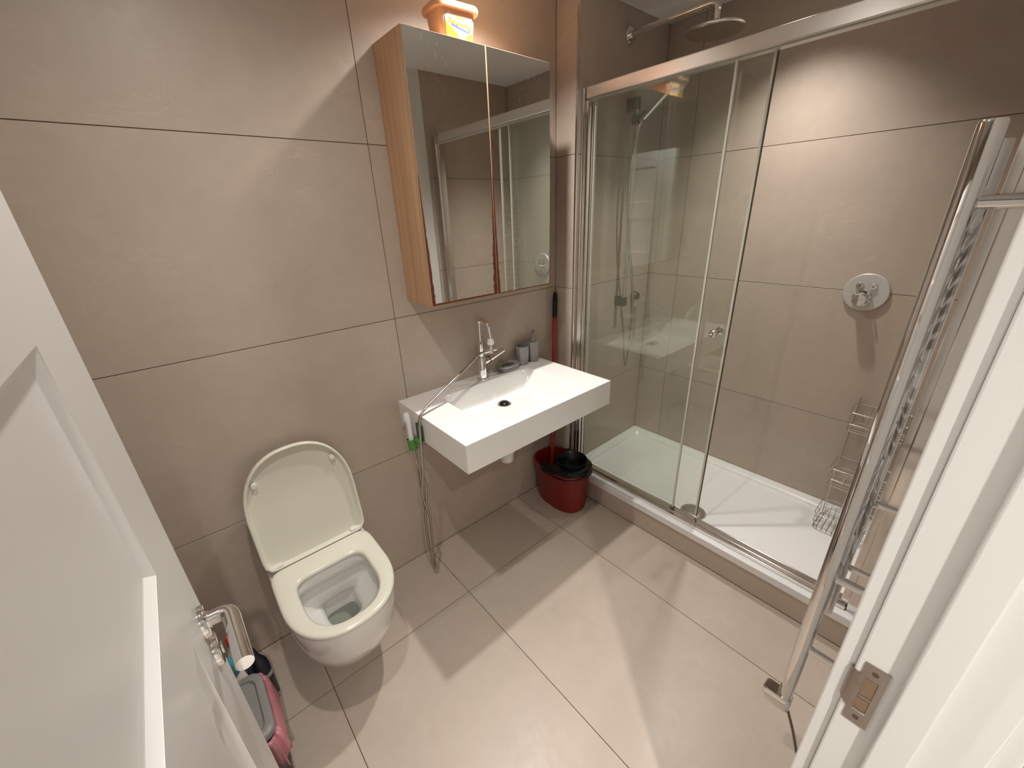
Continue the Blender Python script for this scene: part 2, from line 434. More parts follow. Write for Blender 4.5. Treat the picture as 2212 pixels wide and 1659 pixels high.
# shower back wall
wr_ = struct(obj('wall_right', boxbm((XB + T, XB + 0.12, -1.7, 0.12, -0.1, H)), 'grout'), 'beige tiled wall along the back of the shower')
wall_tiles(wr_, 'x', XB, -1, YN, YA, [-0.31])
# near end of the shower
wn = struct(obj('wall_near', boxbm((1.402 + T, XB + 0.1, -1.7, YN - T, -0.1, H)), 'grout'), 'tiled wall at the near end of the shower')
wall_tiles(wn, 'y', YN, 1, 1.402, XB, [])
# doorway wall
struct(obj('wall_front', boxbm((XL - 0.1, -0.33, -1.64, YW, -0.1, H), (0.393, 1.4035, -1.64, YW, -0.1, H), (-0.33, 0.393, -1.64, YW, 2.03, H)), 'paint'), 'white painted wall around the doorway')
wl_ = struct(obj('wall_left', boxbm((XL - 0.1, XL - T, -1.64, 0.1, -0.1, H)), 'grout'), 'tiled wall behind the open door')
wall_tiles(wl_, 'x', XL, 1, YW, 0.0, [-1.2])
# hallway outside the door, where the photographer stands
struct(obj('floor_hall', boxbm((XL - 0.1, 1.5, -3.1, -1.64, -0.1, -0.002)), 'hallfloor'), 'plain hallway floor outside the door')
struct(obj('wall_hall', boxbm((XL - 0.2, XL - 0.1, -3.1, -1.64, -0.1, H), (1.4, 1.5, -3.1, -1.7, -0.1, H), (XL - 0.2, 1.5, -3.2, -3.1, -0.1, H)), 'paint'), 'white hallway walls outside the door')

# door frame
tr = bpy.data.objects.new('trim_1', None); link(tr); struct(tr, 'white painted door frame with stop and architrave')
def gl(name, *b, bevel=0.002): return obj(name, boxbm(*b), 'gloss', tr, bevel=bevel, bseg=2)
gl('lining', (0.363, 0.393, -1.64, YW, 0, 2.03)); gl('lining', (-0.33, -0.30, -1.64, YW, 0, 2.03)); gl('lining', (-0.30, 0.363, -1.64, YW, 2.0, 2.03))
gl('door_stop', (0.350, 0.3635, -1.594, -1.563, 0, 2.0)); gl('door_stop', (-0.3005, -0.287, -1.594, -1.563, 0, 2.0)); gl('door_stop', (-0.30, 0.363, -1.594, -1.563, 1.987, 2.0005))
def architrave(x0, x1, y0, ydir, top):
    # moulded profile: thick outer part, rounded step down to a thin inner edge
    bm = bmesh.new(); w = x1 - x0
    prof = [(0, 0), (0, 0.0175), (0.10, 0.018), (0.25, 0.018), (0.40, 0.018), (0.70, 0.018), (0.86, 0.015), (0.95, 0.009), (1, 0.006), (1, 0)]
    ra = [Vector((x0 + u * w, y0 + ydir * h, 0)) for u, h in prof]; rb = [Vector((p.x, p.y, top)) for p in ra]
    return loft([ra, rb], True, True, bm)
obj('architrave', architrave(0.369, 0.439, YW, 1, 2.075), 'gloss', tr, bevel=0.0015)
obj('architrave', architrave(-0.306, -0.376, YW, 1, 2.075), 'gloss', tr, bevel=0.0015)
gl('architrave', (-0.376, 0.439, YW, YW + 0.018, 2.006, 2.076))
obj('architrave', architrave(0.369, 0.439, -1.64, -1, 2.075), 'gloss', tr, bevel=0.0015)
obj('architrave', architrave(-0.306, -0.376, -1.64, -1, 2.075), 'gloss', tr, bevel=0.0015)
gl('architrave', (-0.376, 0.439, -1.64, -1.658, 2.006, 2.076))

# strike plate let into the lining
def strike():
    x = 0.3628; bm = bmesh.new()
    y0, y1, z0, z1 = -1.5525, -1.529, 0.949, 1.055
    hy0, hy1, ha, hb, hc, hd = -1.5465, -1.5335, 0.972, 0.996, 1.000, 1.032
    ys_ = [y0, hy0, hy1, y1]; zs_ = [z0, ha, hd, z1]
    t = 0.0012
    for i in range(3):
        for j in range(3):
            if i == 1 and j == 1: continue
            for v in [0]:
                b2 = boxbm((x - t, x, ys_[i], ys_[i+1], zs_[j], zs_[j+1]))
                me = bpy.data.meshes.new('tmp'); b2.to_mesh(me); bm.from_mesh(me); b2.free(); bpy.data.meshes.remove(me)
    # curved lip towards the room
    rings = []
    for k in range(7):
        a = math.radians(90 * k / 6)
        yy = y1 + 0.010 * math.sin(a); xx = x - t/2 + 0.0075 * (1 - math.cos(a)) - 0.0008
        zt = 1.034 - 0.004 * k / 6 * 0; zb = 0.972 + 0.008 * (k / 6)
        rings.append([Vector((xx - 0.0006, yy, zb)), Vector((xx - 0.0006, yy, zt)), Vector((xx + 0.0006, yy, zt)), Vector((xx + 0.0006, yy, zb))])
    loft(rings, True, True, bm)
    bmesh.ops.remove_doubles(bm, verts=bm.verts, dist=1e-6)
    return bm
sp = obj('strike_plate', strike(), 'strike', tr, bevel=0.0)
obj('latch_recess', boxbm((0.3622, 0.3634, -1.547, -1.533, 0.971, 1.033)), 'recess', sp)
for zz in (0.9605, 1.0435):
    obj('screw_hole', lathe([(0.0032, 0), (0.0032, 0.0004)], (0.3615, -1.5405, zz), (-1, 0, 0), 16), 'hole', sp)
obj('latch_bar', boxbm((0.3612, 0.3628, -1.5465, -1.5335, 0.997, 1.0005)), 'strike', sp)
obj('latch_bar', sweep([(0.3612, -1.5465, 0.9735), (0.3605, -1.540, 0.9735), (0.3612, -1.5335, 0.9735)], 0.0013, 8), 'satin', sp, smooth=True)

# door leaf: ladder style, four recessed panels
dr = bpy.data.objects.new('door_1', None); link(dr); dr.location = (-0.275, -1.515, 0); struct(dr, 'open white door with recessed panels and a chrome lever')
DX0, DX1, DY0, DY1 = -0.295, -0.255, -1.515, -0.780
rails = [(0.006, 0.36), (0.645, 0.775), (1.06, 1.19), (1.475, 1.605), (1.875, 1.985)]
for a, b in ((DY0, DY0 + 0.13), (DY1 - 0.17, DY1)):
    obj('stile', boxbm((DX0, DX1, a, b, 0.006, 1.985)), 'gloss', dr)
for a, b in rails:
    obj('rail', boxbm((DX0, DX1, DY0 + 0.13, DY1 - 0.17, a, b)), 'gloss', dr)
for a, b in zip(rails[:-1], rails[1:]):
    y0, y1, z0, z1 = DY0 + 0.13, DY1 - 0.17, a[1], b[0]
    # panel field with a sloping moulding around it
    bm = bmesh.new()
    for xs_, sg in ((DX1, -1), (DX0, 1)):
        o_ = [(y0, z0), (y1, z0), (y1, z1), (y0, z1)]
        def ring(ins, dx): return [Vector((xs_ + sg * dx, y + (ins if y == y0 else -ins), z + (ins if z == z0 else -ins))) for y, z in o_]
        loft([ring(-0.0005, 0.0002), ring(0.0, 0.0004), ring(0.011, 0.0085), ring(0.013, 0.009)], False, True, bm)
    obj('panel', bm, 'gloss', dr)
LV = obj('lever_handle', sweep(rounded([(-0.2555, -0.844, 1.0), (-0.217, -0.844, 1.0), (-0.214, -0.962, 1.0)], 0.020), 0.0118, 20), 'chrome', dr, smooth=True, angle=50)
obj('rose', lathe([(0.026, 0), (0.026, 0.007), (0.0245, 0.009), (0.0135, 0.0092), (0.0135, 0.012)], (-0.2552, -0.844, 1.0), (1, 0, 0), 32), 'chrome', LV, smooth=True)
TT = obj('thumb_turn', lathe([(0.010, 0), (0.010, 0.003)], (-0.2450, -0.846, 0.937), (1, 0, 0), 20), 'chrome', dr, smooth=True)
obj('rose', lathe([(0.026, 0), (0.026, 0.007), (0.0245, 0.009), (0.012, 0.0092)], (-0.2552, -0.846, 0.937), (1, 0, 0), 32), 'chrome', TT, smooth=True)
obj('turn_slot', boxbm((-0.2424, -0.2416, -0.8468, -0.8452, 0.930, 0.944)), 'hole', TT)
for zz in (0.25, 1.0, 1.75):
    obj('hinge', lathe([(0.006, 0), (0.006, 0.1)], (-0.2985, -1.517, zz), (0, 0, 1), 12), 'satin', dr, smooth=True)
rebase(dr)

# shower plinth
pl = struct(obj('trim_2', boxbm((1.4125 + T, 1.44, YN + 0.001, YA - 0.001, -0.1, 0.112)), 'grout'), 'low tiled upstand carrying the shower tray')
for (a, b) in cuts(YN + 0.001, YA - 0.001, [-0.34]):
    obj('tile', boxbm((1.4125, 1.4145, a + G, b - G, G, 0.112)), 'tile', pl, bevel=0.0004, bseg=1)

# ================================================================== SHOWER
# tray
tray = thing('shower_tray', 'white rectangular shower tray on a tiled upstand', 'shower tray', (1.76, -0.79, 0))
def tray_bm():
    x0, x1, y0, y1 = 1.4085, XB - 0.001, YN + 0.001, YA - 0.001
    cx, cy = (x0 + x1) / 2, (y0 + y1) / 2; hx, hy = (x1 - x0) / 2, (y1 - y0) / 2
    R = [rrect(cx, cy, hx, hy, 0.004, 0.113), rrect(cx, cy, hx, hy, 0.004, 0.148), rrect(cx, cy, hx - 0.002, hy - 0.002, 0.004, 0.150),
         rrect(cx + 0.012, cy, hx - 0.062, hy - 0.048, 0.02, 0.150), rrect(cx + 0.012, cy, hx - 0.066, hy - 0.052, 0.02, 0.1475), rrect(cx + 0.012, cy, hx - 0.074, hy - 0.060, 0.02, 0.132), rrect(cx + 0.012, cy, hx - 0.080, hy - 0.066, 0.02, 0.129),
         rrect(1.60, -0.84, 0.06, 0.06, 0.05, 0.124)]
    return loft(R, True, True)
obj('tray_body', tray_bm(), 'tray', tray, smooth=True, angle=35)
dn = obj('drain_cover', lathe([(0.056, 0), (0.056, 0.004), (0.05, 0.008), (0.03, 0.011), (0.0, 0.012)], (1.578, -0.826, 0.1245), (0, 0, 1), 40), 'dull', tray, smooth=True, angle=60)
obj('drain_ring', lathe([(0.060, 0), (0.060, 0.003), (0.056, 0.003)], (1.578, -0.826, 0.1245), (0, 0, 1), 40), 'chrome', dn, smooth=True)
obj('edge_seal', boxbm((1.4075, 1.4085, YN + 0.002, YA - 0.002, 0.116, 0.1465)), 'wplast', tray)
rebase(tray)

# enclosure
en = thing('shower_enclosure', 'framed glass shower screen with a sliding door slid open', 'shower screen', (1.47, -0.79, 0.15))
def al(name, *b, mt='rail', bevel=0.002): return obj(name, boxbm(*b), mt, en, bevel=bevel)
al('top_rail', (1.452, 1.500, YN + 0.042, YA - 0.026, 2.001, 2.048), bevel=0.004)
al('rail_groove', (1.462, 1.492, YN + 0.042, YA - 0.026, 1.9965, 2.001), mt='seal', bevel=0)
al('bottom_track', (1.440, 1.458, YN + 0.042, YA - 0.026, 0.150, 0.166), mt='post'); al('bottom_track', (1.458, 1.486, YN + 0.042, YA - 0.026, 0.150, 0.174), mt='post'); al('bottom_track', (1.493, 1.500, YN + 0.042, YA - 0.026, 0.150, 0.170), mt='post')
for (a, b) in ((YA - 0.0005, YA - 0.024), (YN + 0.0005, YN + 0.040)):
    al('wall_profile', (1.448, 1.499, a, b, 0.150, 2.046), mt='post')
for (a, b) in ((YA - 0.024, YA - 0.040), (YN + 0.040, YN + 0.062)):
    al('frame_post', (1.456, 1.493, a, b, 0.168, 2.0), mt='post')
fp = obj('fixed_pane', boxbm((1.466, 1.472, -0.768, YA - 0.036, 0.178, 2.004)), 'glass', en)
obj('pane_seal', boxbm((1.464, 1.474, -0.7715, -0.7645, 0.178, 2.000)), 'seal', fp)
sd = obj('sliding_pane', boxbm((1.4875, 1.4935, -0.872, -0.178, 0.186, 2.003)), 'glass', en)
obj('pane_seal', boxbm((1.4855, 1.4955, -0.8785, -0.8705, 0.186, 2.000)), 'seal', sd)
obj('pane_seal', boxbm((1.4858, 1.4952, -0.8815, -0.8785, 0.186, 2.000)), 'darkseal', sd)
obj('pane_seal', boxbm((1.486, 1.495, -0.182, -0.175, 0.186, 2.000)), 'seal', sd)
obj('pane_clip', boxbm((1.461, 1.477, -0.776, -0.758, 0.178, 0.190)), 'darkseal', fp)
kp = [(0.009, 0), (0.009, 0.006), (0.007, 0.010), (0.009, 0.015), (0.0155, 0.020), (0.0165, 0.026), (0.0135, 0.032), (0.008, 0.0345), (0, 0.035)]
obj('door_knob', lathe(kp, (1.4870, -0.832, 1.092), (-1, 0, 0), 28), 'chrome', sd, smooth=True, angle=60)
obj('door_knob', lathe(kp, (1.4940, -0.832, 1.092), (1, 0, 0), 28), 'chrome', sd, smooth=True, angle=60)
rebase(en)

# rain shower
rn = thing('rain_shower', 'chrome wall arm with a round overhead rain shower head', 'shower head', (1.775, YA, 2.285))
obj('wall_flange', lathe([(0.033, 0.0), (0.033, 0.006), (0.030, 0.009), (0.014, 0.010), (0.0, 0.010)], (1.775, YA, 2.287), (0, -1, 0), 32), 'chrome', rn, smooth=True)
obj('arm', sweep(rounded([(1.775, YA - 0.008, 2.287), (1.775, -0.525, 2.287), (1.775, -0.525, 2.218)], 0.035, 10), 0.0140, 20), 'chrome', rn, smooth=True, angle=60)
hd = obj('shower_head', lathe([(0.0, 0.032), (0.013, 0.032), (0.016, 0.020), (0.03, 0.014), (0.095, 0.010), (0.108, 0.006), (0.110, 0.002), (0.108, -0.001), (0.103, -0.002), (0.0, -0.002)], (1.775, -0.525, 2.192), (0, 0, 1), 56), 'chrome', rn, smooth=True, angle=50)
obj('nozzle_plate', lathe([(0.100, 0), (0.100, -0.0015), (0.0, -0.0016)], (1.775, -0.525, 2.190), (0, 0, 1), 56), 'dull', hd, smooth=True)
rebase(rn)

# hand shower on its riser rail
RX, RY = 1.797, -0.178
hs = thing('hand_shower_set', 'chrome riser rail with a hand shower and hanging hose', 'hand shower', (RX, YA, 1.05))
obj('riser_rail', sweep([(RX, RY, 1.058), (RX, RY, 2.045)], 0.0105, 20), 'chrome', hs, smooth=True, angle=60)
for zz in (1.083, 2.02):
    obj('wall_bracket', boxbm((RX - 0.014, RX + 0.014, YA - 0.0005, RY - 0.011, zz - 0.026, zz + 0.026)), 'bracket', hs, bevel=0.003)
sl = obj('slider', boxbm((RX - 0.020, RX + 0.020, RY - 0.016, RY + 0.016, 1.935, 1.975)), 'bracket', hs, bevel=0.005)
obj('holder', lathe([(0.018, 0), (0.020, 0.01), (0.015, 0.04)], (RX + 0.004, RY - 0.018, 1.948), (0.15, -0.75, 0.65), 20), 'bracket', sl, smooth=True)
HB = Vector((RX + 0.004, RY - 0.038, 1.955)); HT = Vector((1.80, -0.335, 2.045))
hsd = obj('handset', sweep([HB, HB.lerp(HT, 0.35), HB.lerp(HT, 0.7), HT], lambda t: 0.0105 + 0.004 * t, 16), 'chrome', hs, smooth=True, angle=60)
ax = Vector((-0.15, -0.55, -0.82)).normalized()
obj('spray_face', lathe([(0.0, -0.020), (0.03, -0.018), (0.050, -0.008), (0.053, 0.0), (0.050, 0.006), (0.0, 0.007)], HT + Vector((0, -0.035, 0.012)), ax, 40), 'nozzle', hsd, smooth=True, angle=60)
obj('wall_outlet', lathe([(0.026, 0), (0.026, 0.008), (0.022, 0.03), (0.020, 0.034), (0.0, 0.034)], (1.962, YA, 1.085), (0, -1, 0), 32), 'bracket', hs, smooth=True)
obj('outlet_spigot', lathe([(0.010, 0), (0.010, 0.03), (0.012, 0.031), (0.012, 0.05)], (1.962, YA - 0.022, 1.075), (0, 0, -1), 16), 'chrome', hs, smooth=True)
obj('hose', sweep(catmull([(HB.x, HB.y + 0.008, HB.z - 0.012), (HB.x - 0.012, HB.y + 0.02, 1.90), (RX - 0.035, RY - 0.01, 1.70), (RX - 0.020, RY - 0.012, 1.45), (RX + 0.035, RY - 0.016, 1.22), (RX + 0.085, RY - 0.010, 1.0), (RX + 0.105, RY, 0.86), (RX + 0.125, RY + 0.002, 0.785), (RX + 0.145, RY + 0.01, 0.82), (RX + 0.158, RY + 0.02, 0.93), (1.962, YA - 0.022, 1.03)], 10), 0.0068, 10), 'dull', hs, smooth=True, angle=80)
rebase(hs)

# thermostatic valve
vx = XB; vy, vz = -1.166, 1.199
va_ = thing('shower_valve', 'round chrome thermostatic shower valve with two buttons and a knob', 'shower valve', (vx, vy, vz))
obj('cover_plate', lathe([(0.078, 0.0), (0.078, 0.008), (0.075, 0.012), (0.0, 0.0125)], (vx, vy, vz), (-1, 0, 0), 56), 'plate_reflect', va_, smooth=True, angle=30)
for dy in (0.0245, -0.0205):
    bt = obj('button', lathe([(0.0135, 0.0), (0.0135, 0.006), (0.012, 0.008), (0.0, 0.008)], (vx - 0.012, vy + dy, vz + 0.027), (-1, 0, 0), 28), 'chrome', va_, smooth=True, angle=30)
    obj('button_mark', boxbm((vx - 0.0208, vx - 0.0199, vy + dy - 0.004, vy + dy + 0.004, vz + 0.025, vz + 0.029)), 'hole', bt)
kb = obj('temperature_knob', lathe([(0.033, 0.0), (0.033, 0.006), (0.026, 0.008), (0.025, 0.046), (0.023, 0.050), (0.0, 0.0505)], (vx - 0.012, vy + 0.008, vz - 0.024), (-1, 0, 0), 40), 'chrome', va_, smooth=True, angle=30)
obj('knob_lug', boxbm((vx - 0.050, vx - 0.016, vy - 0.0215, vy - 0.014, vz - 0.002, vz + 0.004)), 'chrome', kb, bevel=0.0015)
rebase(va_)

# wire caddy in the near corner of the shower
cd = thing('wire_caddy', 'three-tier wire shower caddy standing in the tray corner', 'caddy', (1.98, -1.35, 0.128))
def basket(x0, x1, z0, z1, nm):
    y0, y1 = -1.452, -1.252; bm = bmesh.new(); r = 0.0014
    def loop(xa, xb, ya, yb, z): sweep([p for p in rrect((xa+xb)/2, (ya+yb)/2, (xb-xa)/2, (yb-ya)/2, 0.018, z, 4)], r, 6, bm, closed=True)
    loop(x0, x1, y0, y1, z1); loop(x0 + 0.002, x1 - 0.002, y0 + 0.002, y1 - 0.002, (z0 + z1) / 2 - 0.01); loop(x0 + 0.006, x1 - 0.006, y0 + 0.006, y1 - 0.006, z0)
    nw = 9 if nm == 3 else 5
    for k in range(nw):
        yy = y0 + 0.02 + (y1 - y0 - 0.04) * k / (nw - 1)
        sweep(rounded([(x0, yy, z1), (x0 + 0.006, yy, z0 - 0.002), (x1 - 0.006, yy, z0 - 0.002), (x1, yy, z1)], 0.008, 3), r * 0.8, 5, bm)
    for k in range(3):
        xx = x0 + 0.03 + (x1 - x0 - 0.06) * k / 2
        sweep(rounded([(xx, y0, z1), (xx, y0 + 0.006, z0), (xx, y1 - 0.006, z0), (xx, y1, z1)], 0.008, 3), r * 0.8, 5, bm)
    obj('basket', bm, 'wire', cd, smooth=True, angle=80)
basket(1.955, 2.085, 0.625, 0.715, 1); basket(1.915, 2.060, 0.355, 0.445, 2); basket(1.870, 2.030, 0.136, 0.215, 3)
for yy in (-1.262, -1.40):
    obj('upright', sweep([(2.030, yy, 0.134), (2.060, yy, 0.445), (2.088, yy, 0.74)], 0.0026, 8), 'wire', cd, smooth=True)
rebase(cd)

# ================================================================== TOILET
TX = 0.020
to = thing('toilet', 'white wall-hung toilet with its lid raised against the tiled wall', 'toilet', (TX, -0.25, 0.08))
def pan():
    n = 72
    outer = [dshape(TX, -0.20, 0.085, 0.085, 0.199, 2.3, 8, n, 0.088), dshape(TX, -0.20, 0.105, 0.125, 0.199, 2.3, 8, n, 0.094), dshape(TX, -0.22, 0.125, 0.165, 0.219, 2.3, 8, n, 0.12), dshape(TX, -0.24, 0.150, 0.205, 0.239, 2.3, 9, n, 0.18), dshape(TX, -0.26, 0.168, 0.228, 0.259, 2.3, 9, n, 0.26), dshape(TX, -0.265, 0.175, 0.238, 0.264, 2.35, 10, n, 0.33), dshape(TX, -0.265, 0.177, 0.242, 0.264, 2.35, 10, n, 0.395), dshape(TX, -0.265, 0.174, 0.239, 0.261, 2.35, 10, n, 0.401)]
    inner = [dshape(TX, -0.335, 0.132, 0.152, 0.130, 2.4, 6, n, 0.401), dshape(TX, -0.335, 0.129, 0.149, 0.127, 2.4, 6, n, 0.397), dshape(TX, -0.335, 0.127, 0.146, 0.125, 2.4, 6, n, 0.352), dshape(TX, -0.335, 0.129, 0.148, 0.127, 2.4, 6, n, 0.349), dshape(TX, -0.335, 0.143, 0.160, 0.142, 2.4, 5, n, 0.348),
             dshape(TX, -0.335, 0.144, 0.161, 0.144, 2.4, 5, n, 0.330), dshape(TX, -0.33, 0.132, 0.150, 0.134, 2.5, 5, n, 0.292), dshape(TX, -0.31, 0.104, 0.125, 0.112, 2.6, 5, n, 0.256), dshape(TX + 0.002, -0.27, 0.072, 0.085, 0.080, 2.8, 5, n, 0.240), dshape(TX + 0.004, -0.245, 0.061, 0.066, 0.066, 3.2, 6, n, 0.230), dshape(TX + 0.004, -0.242, 0.057, 0.060, 0.061, 3.2, 6, n, 0.215), dshape(TX + 0.004, -0.240, 0.054, 0.057, 0.058, 3.2, 6, n, 0.150), dshape(TX + 0.004, -0.240, 0.045, 0.048, 0.050, 3.2, 5, n, 0.128)]
    return loft(outer + inner, True, True)
pn = obj('pan', pan(), 'ceramic', to, smooth=True, angle=50)
obj('water', loft([dshape(TX + 0.004, -0.240, 0.0543, 0.0573, 0.0583, 3.2, 6, 48, 0.166), dshape(TX + 0.004, -0.240, 0.0545, 0.0575, 0.0585, 3.2, 6, 48, 0.168)]), 'water', pn)
def seat():
    n = 72; z = 0.4025
    def o(k, zz): return dshape(TX, -0.29, 0.179 - k, 0.226 - k, 0.178 - k, 2.35, 9, n, zz)
    def i(k, zz): return dshape(TX, -0.335, 0.117 + k, 0.140 + k, 0.124 + k, 2.4, 6.5, n, zz)
    rings = [o(0.004, z), o(0.0, z + 0.004), o(0.0, z + 0.013), o(0.002, z + 0.017), o(0.007, z + 0.0195), o(0.016, z + 0.021), i(0.010, z + 0.0195), i(0.005, z + 0.017), i(0.001, z + 0.012), i(0.0, z + 0.006), i(0.002, z), o(0.004, z)]
    bm = loft(rings, False, False); bmesh.ops.remove_doubles(bm, verts=bm.verts, dist=1e-6); return bm
obj('seat', seat(), 'seat', to, smooth=True, angle=60)
# lid: built flat (u across, v away from hinge), then tipped up against the wall
LH = Vector((TX, -0.109, 0.424)); tilt = math.radians(83.5)
LM = Matrix.Translation(LH) @ Matrix.Rotation(tilt - math.pi, 4, 'X')
def lid():
    n = 72
    def o(k, w): return [Vector((p.x, -p.y, w)) for p in dshape(0, -0.20, 0.181 - k, 0.233 - k, 0.200 - k * 0.4, 2.35, 14, n, 0)]
    rings = [o(0.012, -0.017), o(0.004, -0.014), o(0.0, -0.008), o(0.0, 0.010), o(0.002, 0.012), o(0.006, 0.012), o(0.009, 0.009), o(0.014, -0.006), o(0.018, -0.008)]
    return loft(rings, True, True)
bm = lid(); 
# underside (w = +) must face the room: rotate so that v points up and w points to -y
LB = Matrix(((1, 0, 0, LH.x), (0, math.cos(tilt), -math.sin(tilt), LH.y), (0, math.sin(tilt), math.cos(tilt), LH.z), (0, 0, 0, 1)))
bmesh.ops.transform(bm, matrix=LB, verts=bm.verts)
ld = obj('lid', bm, 'seat', to, smooth=True, angle=50)
for sx in (-1, 1):
    bm = lathe([(0.010, 0), (0.010, 0.014), (0.008, 0.018), (0, 0.0185)], (sx * 0.128, 0.335, -0.0085), (0, 0, 1), 20); bmesh.ops.transform(bm, matrix=LB, verts=bm.verts)
    obj('buffer', bm, 'seat', ld, smooth=True)
    bm = boxbm((TX + sx * 0.142 - 0.021, TX + sx * 0.142 + 0.021, -0.118, -0.088, 0.418, 0.438)); 
    obj('hinge', bm, 'seat', to, bevel=0.006, bseg=3)
rebase(to)

# ================================================================== BASIN
BX0, BX1, BYF, BZ0, BZ1 = 0.469, 1.264, -0.500, 0.739, 0.853
ba = thing('washbasin', 'white rectangular wall-hung washbasin with a sloping bowl', 'washbasin', (0.867, 0.0, 0.739))
def basin():
    bm = bmesh.new(); nx, ny = 150, 96
    x0, x1, y0, y1 = 0.612, 1.128, -0.452, -0.098
    def ss(t): t = max(0.0, min(1.0, t)); return t * t * (3 - 2 * t)
    def lin(t): 
        t = max(0.0, min(1.0, t)); e = 0.12
        if t < e: return t * t / (2 * e) / (1 - e)
        if t > 1 - e: return 1 - (1 - t) ** 2 / (2 * e) / (1 - e)
        return (t - e / 2) / (1 - e)
    def h(x, y):
        dl, dr_, df, db = (x - x0) / 0.055, (x1 - x) / 0.075, (y - y0) / 0.045, (y1 - y) / 0.045
        d = min(dl, dr_, df, db)
        # soften the corners
        k = 0.25
        s = [max(0.0, min(1.0, q)) for q in (dl, dr_, df, db)]
        f = lin(s[0]) * lin(s[1]) * lin(s[2]) * lin(s[3])
        fall = 0.010 * ss(1 - math.hypot(x - 0.876, y + 0.21) / 0.35)
        return BZ1 - f * (0.070 + fall)
    xs_ = [BX0 + (BX1 - BX0) * i / nx for i in range(nx + 1)]; ys_ = [BYF + (0 - BYF) * j / ny for j in range(ny + 1)]
    g = [[bm.verts.new((x, y, h(x, y))) for y in ys_] for x in xs_]
    for i in range(nx):
        for j in range(ny):
            bm.faces.new((g[i][j], g[i+1][j], g[i+1][j+1], g[i][j+1]))
    bnd = [g[i][0] for i in range(nx + 1)] + [g[nx][j] for j in range(1, ny + 1)] + [g[i][ny] for i in range(nx - 1, -1, -1)] + [g[0][j] for j in range(ny - 1, 0, -1)]
    low = [bm.verts.new((v.co.x, v.co.y, BZ0)) for v in bnd]
    n = len(bnd)
    for i in range(n):
        j = (i + 1) % n; bm.faces.new((bnd[i], bnd[j], low[j], low[i]))
    bm.faces.new(low)
    # rounded outer edge
    es = [e for e in bm.edges if len(e.link_faces) == 2 and e.calc_face_angle(0) > 1.2]
    bmesh.ops.bevel(bm, geom=es, offset=0.003, segments=2, affect='EDGES', profile=0.5)
    return bm
bb = obj('bowl', basin(), 'solid', ba, smooth=True, angle=40)
ws = obj('waste_ring', lathe([(0.032, 0), (0.032, 0.002), (0.029, 0.0035), (0.022, 0.003), (0.02, 0.001)], (0.872, -0.212, 0.7735), (0, 0, 1), 32), 'chrome', ba, smooth=True)
obj('waste_plug', lathe([(0.0, 0.0), (0.021, 0.0), (0.0215, 0.007), (0.017, 0.0105), (0.0, 0.012)], (0.872, -0.212, 0.7745), (0, 0, 1), 32), 'black', ws, smooth=True)
tp = obj('bottle_trap', lathe([(0.0, 0), (0.028, 0.0), (0.032, 0.004), (0.033, 0.045), (0.037, 0.046), (0.037, 0.075), (0.033, 0.077), (0.033, 0.12), (0.020, 0.13), (0.020, 0.30)], (0.870, -0.215, 0.475), (0, 0, 1), 32), 'wplast', ba, smooth=True, angle=45)
obj('waste_pipe', sweep([(0.870, -0.19, 0.565), (0.870, -0.001, 0.565)], 0.018, 20), 'wplast', tp, smooth=True)
obj('trap_rib', lathe([(0.039, 0), (0.039, 0.02), (0.0385, 0.022)], (0.870, -0.215, 0.524), (0, 0, 1), 14), 'wplast', tp)
rebase(ba)

# tap
tx, ty = 0.871, -0.062
ta = thing('basin_tap', 'chrome basin mixer tap with an angular spout and side lever', 'tap', (tx, ty, BZ1))
obj('tap_body', lathe([(0.026, 0), (0.026, 0.006), (0.0235, 0.010), (0.0215, 0.012), (0.0205, 0.108), (0.0175, 0.112), (0.0, 0.112)], (tx, ty, BZ1), (0, 0, 1), 36), 'chrome', ta, smooth=True, angle=40)
so = obj('spout', sweep(rounded([(tx, ty, BZ1 + 0.10), (tx, ty, 1.145), (tx, -0.128, 1.128), (tx + 0.001, -0.138, 1.066)], 0.022, 8), 0.0118, 20), 'chrome', ta, smooth=True, angle=60)
lv = obj('lever', sweep([(tx + 0.012, ty, 0.935), (tx + 0.060, ty - 0.002, 0.946), (tx + 0.128, ty - 0.004, 0.967)], lambda t: 0.0165 - 0.004 * t, 20), 'chrome', ta, smooth=True, angle=60)
obj('lever_ring', lathe([(0.0174, 0), (0.0174, 0.003)], (tx + 0.040, ty - 0.001, 0.9415), (0.97, 0, 0.22), 24), 'black', lv, smooth=True)
obj('hose_adapter', lathe([(0.0125, 0.0), (0.0125, -0.012), (0.016, -0.014), (0.0165, -0.024), (0.0135, -0.026), (0.0125, -0.030)], (tx + 0.001, -0.138, 1.067), (0, 0, 1), 24), 'wplast', so, smooth=True, angle=40)
dv = obj('diverter', lathe([(0.014, 0.0), (0.0145, -0.012), (0.012, -0.014), (0.0125, -0.034), (0.009, -0.038), (0.0, -0.038)], (tx + 0.001, -0.138, 1.037), (0, 0, 1), 24), 'satin', so, smooth=True, angle=40)
obj('diverter_branch', sweep([(tx + 0.001, -0.138, 1.013), (tx - 0.034, -0.132, 1.010)], 0.0088, 14), 'chrome', dv, smooth=True, angle=60)
obj('diverter_knob', sweep([(tx + 0.010, -0.139, 1.013), (tx + 0.026, -0.142, 1.013)], 0.0075, 12), 'chrome', dv, smooth=True, angle=60)
rebase(ta)

